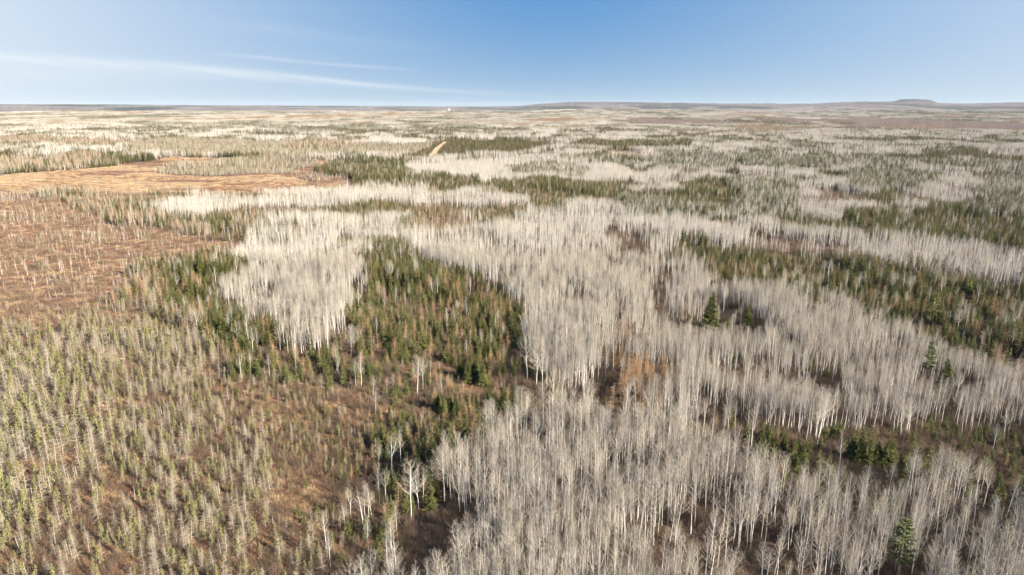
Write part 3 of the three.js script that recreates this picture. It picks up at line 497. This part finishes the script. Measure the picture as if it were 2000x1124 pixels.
for (const kind in MODELS) {
  const list = trees.filter(t => t.kind === kind);
  for (const t of list) {
    t.size = 0; if (t.far > 1) continue;
    const [ax, ay] = project(t.x, 0, t.z), [bx, by] = project(t.x, t.h, t.z);
    if (bx < 8 || bx > 1992 || by > 1090 || ax < 0 || ax > 2000) continue;
    t.size = Math.min(ay, 1124) - by;
  }
  const mine = heroes.filter(q => q.name === NAME[kind]).length;
  const chosen = new Set([...list].sort((p, q) => q.size - p.size).slice(0, 300 - mine).filter(t => t.size > 0));
  for (const t of chosen) { const set = MODELS[kind].near, m = set[Math.floor(t.w * set.length)]; const lb = `${t.h > 11.5 || (kind !== 'aspen' && t.h > 7) ? 'tall' : t.h < 5 ? 'small' : 'middling'} ${LABEL[kind](short(t.place))}, ${where(t)}`; plant(m, [matWood, matCrown[Math.floor(RI() * 4)]], t, NAME[kind], lb, NAME[kind].replace('_', ' ') + (kind === 'snag' ? 's ' : ' trees ') + t.place, RI); }
  const wood = new THREE.Group(); wood.name = NAME[kind] + '_woods'; wood.userData = { kind: 'stuff', label: `the mass of further ${NAME[kind].replace('_', ' ')}s that merge into the woods`, category: 'woods' };
  for (const lod of ['near', 'far']) MODELS[kind][lod].forEach((m, i, set) => {
    const its = list.filter(t => !chosen.has(t) && (lod === 'near') === (t.far === 0) && Math.floor(t.w * set.length) === i);
    if (!its.length) return;
    const im = new THREE.InstancedMesh(join(m.trunk, m.crown), matWood, its.length); im.name = NAME[kind] + '_mass'; im.userData = { kind: 'stuff' };
    im.castShadow = im.receiveShadow = true;
    its.forEach((t, k) => {
      const s = t.h / m.h, w = t.far === 2 ? 1.3 : 1;
      M4.compose(PS.set(t.x, elev(t.x, t.z) - .06, t.z), QQ.setFromEuler(EU.set((RI() + RI() + RI() - 1.5) * .075, RI() * 6.283, (RI() + RI() + RI() - 1.5) * .075, 'YXZ')), SC.set(s * w * (.8 + RI() * .42), s, s * w * (.8 + RI() * .42)));
      im.setMatrixAt(k, M4); const b = .82 + RI() * .34, y = (RI() - .5) * .12; im.setColorAt(k, CC.setRGB(b * (1 + y * .5), b, b * (1 - y)));
    });
    wood.add(im);
  });
  if (wood.children.length) scene.add(wood);
}

/* ------------------------------------------------------------ brush and sedge over the ground */
{
  const kinds = [
    ['brush', brush(11, [[0.165, 0.113, 0.075], [0.23, 0.165, 0.11], [0.12, 0.075, 0.047], [0.22, 0.135, 0.075]], 2.1, 2.4, 60)],
    ['heath', brush(12, [[0.19, 0.095, 0.06], [0.27, 0.14, 0.075], [0.14, 0.07, 0.05]], .7, 2.2, 60)],
    ['sedge', brush(13, [[0.46, 0.32, 0.17], [0.54, 0.40, 0.23], [0.37, 0.22, 0.11]], .55, 2.0, 60)],
  ];
  const pick = { A: [.17, .02, 0], S: [.09, .05, .01], T: [.1, .08, .01], X: [.08, .02, 0], K: [.1, .16, .1], KB: [.07, .18, .12], L: [.12, .16, .13], B: [.05, .2, .09], M: [.003, .03, .1], P: [.03, .05, .02], G: [.02, .06, .02], D: [.36, .02, 0], Y: [.16, .02, 0], O: [.12, .03, 0], OA: [.12, .03, 0], C: [.17, .1, .07], G2: [.22, .1, .06], R: [0, 0, 0], E: [.1, .05, 0] };
  const put = [[], [], []], cell = 1.6;
  for (let r = 84; r < 900; r += cell * (r > 380 ? 1.9 : 1)) {
    const cw = cell * (r > 380 ? 1.9 : 1), a0 = (r > 430 ? -41 : -50) * D2R, a1 = (r > 430 ? 42 : 53) * D2R, n = Math.ceil((a1 - a0) * r / cw);
    for (let i = 0; i < n; i++) {
      const rr = r + RT() * cw, a = a0 + (a1 - a0) * (i + RT()) / n, x = Math.sin(a) * rr, z = -Math.cos(a) * rr, v = RT() / (cell * cell), d = pick[typeAt(x, z).type], f = fbm(x / 9, z / 9, 121);
      const w = [d[0] * lerp(.4, 1.6, smooth(.35, .6, f)), d[1], d[2] * lerp(.2, 1.8, smooth(.4, .6, fbm(x / 11, z / 7, 61)))];
      let acc = 0; for (let k = 0; k < 3; k++) { acc += w[k]; if (v < acc) { put[k].push([x, z, cw / cell]); break; } }
    }
  }
  for (let r = 900; r < 1700; r += 6) { const a0 = -41 * D2R, a1 = 0.1, n = Math.ceil((a1 - a0) * r / 6); for (let i = 0; i < n; i++) { const rr = r + RT() * 6, a = a0 + (a1 - a0) * (i + RT()) / n, x = Math.sin(a) * rr, z = -Math.cos(a) * rr, ty = typeAt(x, z).type; if ((ty === 'M' || ty === 'B') && RT() < .55) put[fbm(x / 60, z / 34, 73) > .56 || ty === 'B' ? 1 : 2].push([x, z, 2.2 + RT() * 1.6]); } }
  kinds.forEach(([name, g], k) => {
    const im = new THREE.InstancedMesh(g, matWood, put[k].length); im.name = name; im.castShadow = im.receiveShadow = true;
    im.userData = { kind: 'stuff', label: ['leafless brown brush under and between the trees', 'low russet heath covering the bog', 'tan dry sedge in the open bog and marsh'][k], category: ['brush', 'heath', 'sedge'][k] };
    put[k].forEach(([x, z, s], i) => { const f = s * (.6 + RI() * .8); M4.compose(PS.set(x, elev(x, z), z), QQ.setFromEuler(EU.set(0, RI() * 6.283, 0)), SC.set(f, (.6 + RI() * .7) * Math.sqrt(s), f)); im.setMatrixAt(i, M4); const b = .75 + RI() * .5; im.setColorAt(i, CC.setRGB(b, b * (.95 + RI() * .1), b * (.9 + RI() * .2))); });
    scene.add(im);
  });
  console.log('brush', put.map(p => p.length).join(' '));
}
console.log('trees', trees.length, Object.keys(MODELS).map(k => k + ' ' + trees.filter(t => t.kind === k).length).join(', '));

/* ------------------------------------------------------------ far woods: patches of many trees */
{
  const patch = (seed, parts) => { const R = rng(seed), s = new Shape3(); for (const [make, n, h0, h1, w] of parts) for (let i = 0; i < n; i++) { const m = make[i % make.length], sc = lerp(h0, h1, R()) / m.h, a = R() * 6.28, x = (R() - .5) * 62, z = (R() - .5) * 62, ca = Math.cos(a) * sc * w, sa = Math.sin(a) * sc * w; for (const g of [m.trunk, m.crown]) for (let k = 0; k < g.p.length; k += 3) { const X = g.p[k], Y = g.p[k + 1], Z = g.p[k + 2]; s.p.push(x + X * ca - Z * sa, Y * sc - 1, z + X * sa + Z * ca); s.c.push(g.c[k], g.c[k + 1], g.c[k + 2]); } } return s.geometry(); };
  const As = MODELS.aspen.far, Sp = range(2, i => spruce(371 + i, 9, { ...GREEN, width: .2, step: 1.3, side: 1, n: 5 })), Ta = MODELS.tamarack.far;
  const G = { A: range(2, i => patch(1001 + i, [[As, 56, 11, 15, 1.7], [Sp, 3, 10, 17, 1.2]])), S: [patch(1011, [[Sp, 60, 12, 20, 1.2], [As, 8, 12, 15, 1.6]])], X: [patch(1021, [[As, 34, 12, 15, 1.7], [Sp, 30, 12, 20, 1.2]])], T: [patch(1031, [[Ta, 40, 10, 15, 1.6], [Sp, 10, 10, 16, 1.2]])], E: [patch(1041, [[Ta, 10, 5, 8, 1.6], [Sp, 6, 5, 9, 1.2]])] };
  const put = { A: [], S: [], X: [], T: [], E: [] };
  for (let r = 3400; r < 9500; r += 58) { const a0 = -40 * D2R, a1 = 41 * D2R, n = Math.ceil((a1 - a0) * r / 58); for (let i = 0; i < n; i++) { const rr = r + RT() * 50, a = a0 + (a1 - a0) * (i + RT()) / n, x = Math.sin(a) * rr, z = -Math.cos(a) * rr; put[farZone(x, z).type]?.push([x, z]); } }
  const woods = new THREE.Group(); woods.name = 'distant_woods'; woods.userData = { kind: 'stuff', label: 'far-off woods reaching to the horizon', category: 'woods' };
  for (const t in put) G[t].forEach((g, v) => { const its = put[t].filter((_, i) => i % G[t].length === v); if (!its.length) return; const im = new THREE.InstancedMesh(g, matWood, its.length); im.name = 'woods_mass'; im.userData = { kind: 'stuff' }; im.castShadow = im.receiveShadow = true; its.forEach(([x, z], i) => { M4.compose(PS.set(x, elev(x, z), z), QQ.setFromEuler(EU.set(0, RI() * 6.283, 0)), SC.set(1, .8 + RI() * .4, 1)); im.setMatrixAt(i, M4); const b = .85 + RI() * .3; im.setColorAt(i, CC.setRGB(b, b, b)); }); woods.add(im); });
  scene.add(woods);
}

/* ------------------------------------------------------------ road, creek, far buildings */
function strip(name, pts, w, lift, mat) {            // a ribbon over the ground along photo points
  const P = [], I = [], q = pts.map(([x, y]) => groundAt(x, y)), line = []; for (let i = 0; i < q.length - 1; i++) for (let k = 0; k < 10; k++) line.push([lerp(q[i][0], q[i + 1][0], k / 10), lerp(q[i][1], q[i + 1][1], k / 10)]); line.push(q[q.length - 1]);
  line.forEach(([x, z], i) => { const a = line[Math.max(0, i - 1)], b = line[Math.min(line.length - 1, i + 1)], dx = b[0] - a[0], dz = b[1] - a[1], L = Math.hypot(dx, dz), nx = -dz / L, nz = dx / L; for (const s of [-1, 0, 1]) { const ww = w * (.85 + .3 * noise(i * .7, s, 131)), X = x + nx * s * ww / 2, Z = z + nz * s * ww / 2; P.push(X, elev(X, Z) + lift, Z); } if (i) { const o = i * 3; for (const k of [0, 1]) I.push(o + k, o + k - 3, o + k + 1, o + k + 1, o + k - 3, o + k - 2); } });
  const g = new THREE.BufferGeometry(); g.setAttribute('position', new THREE.Float32BufferAttribute(P, 3)); g.setIndex(I); g.computeVertexNormals(); const m = new THREE.Mesh(g, mat); m.name = name; m.userData = { kind: 'structure' }; m.receiveShadow = true; scene.add(m);
}
const mat = (r, g, b, rough = .9) => new THREE.MeshStandardMaterial({ color: new THREE.Color().setRGB(r, g, b), roughness: rough, side: THREE.DoubleSide });
strip('dirt_road', [[841, 305], [850, 294], [868, 278], [872, 274]], 11, .35, mat(.60, .42, .24));
strip('creek', [[156, 370], [176, 373], [200, 376.5], [214, 379]], 2.6, .12, mat(.03, .035, .045, .1));
function building(px, py, at, w, d, h, name, label) {
  const dir = ray(px, py), x = dir.x / Math.hypot(dir.x, dir.z) * at, z = dir.z / Math.hypot(dir.x, dir.z) * at, o = new THREE.Group(); o.name = numbered(name); o.position.set(x, elev(x, z), z); o.rotation.y = Math.atan2(-x, -z) * 1;
  const add = (n, g, m, par = o) => { const e = new THREE.Mesh(g, m); e.name = n; e.castShadow = e.receiveShadow = true; par.add(e); return e; };
  const wall = add('wall', new THREE.BoxGeometry(w, h, d).translate(0, h / 2 - 1, 0), mat(.82, .82, .80));
  const s = new THREE.Shape([new THREE.Vector2(-d / 2 - .4, 0), new THREE.Vector2(0, d * .16), new THREE.Vector2(d / 2 + .4, 0)]);
  add('roof', new THREE.ExtrudeGeometry(s, { depth: w + .8, bevelEnabled: false }).translate(0, 0, -w / 2 - .4).rotateY(Math.PI / 2).translate(0, h - 1 + .01, 0), mat(.72, .72, .70));
  add('door', new THREE.BoxGeometry(Math.min(4, w * .2), h * .6, .2).translate(w * .2, h * .3 - 1, d / 2 + .1), mat(.3, .3, .32));
  for (const k of [-.3, -.05]) add('window', new THREE.BoxGeometry(w * .1, h * .22, .2).translate(w * k, h * .55 - 1, d / 2 + .1), mat(.08, .09, .1, .2));
  o.userData = { label, category: 'building' }; scene.add(o);
}
building(877, 210.5, 10500, 26, 20, 22, 'storage_building', 'tiny white block-shaped building on the horizon left of centre');
building(972, 257, 2960, 16, 8, 6, 'house', 'leftmost of the small white buildings in the woods beyond the plantation');
building(980, 257.2, 2940, 14, 8, 6.5, 'house', 'rightmost of the small white buildings in the woods beyond the plantation');

renderer.render(scene, camera);
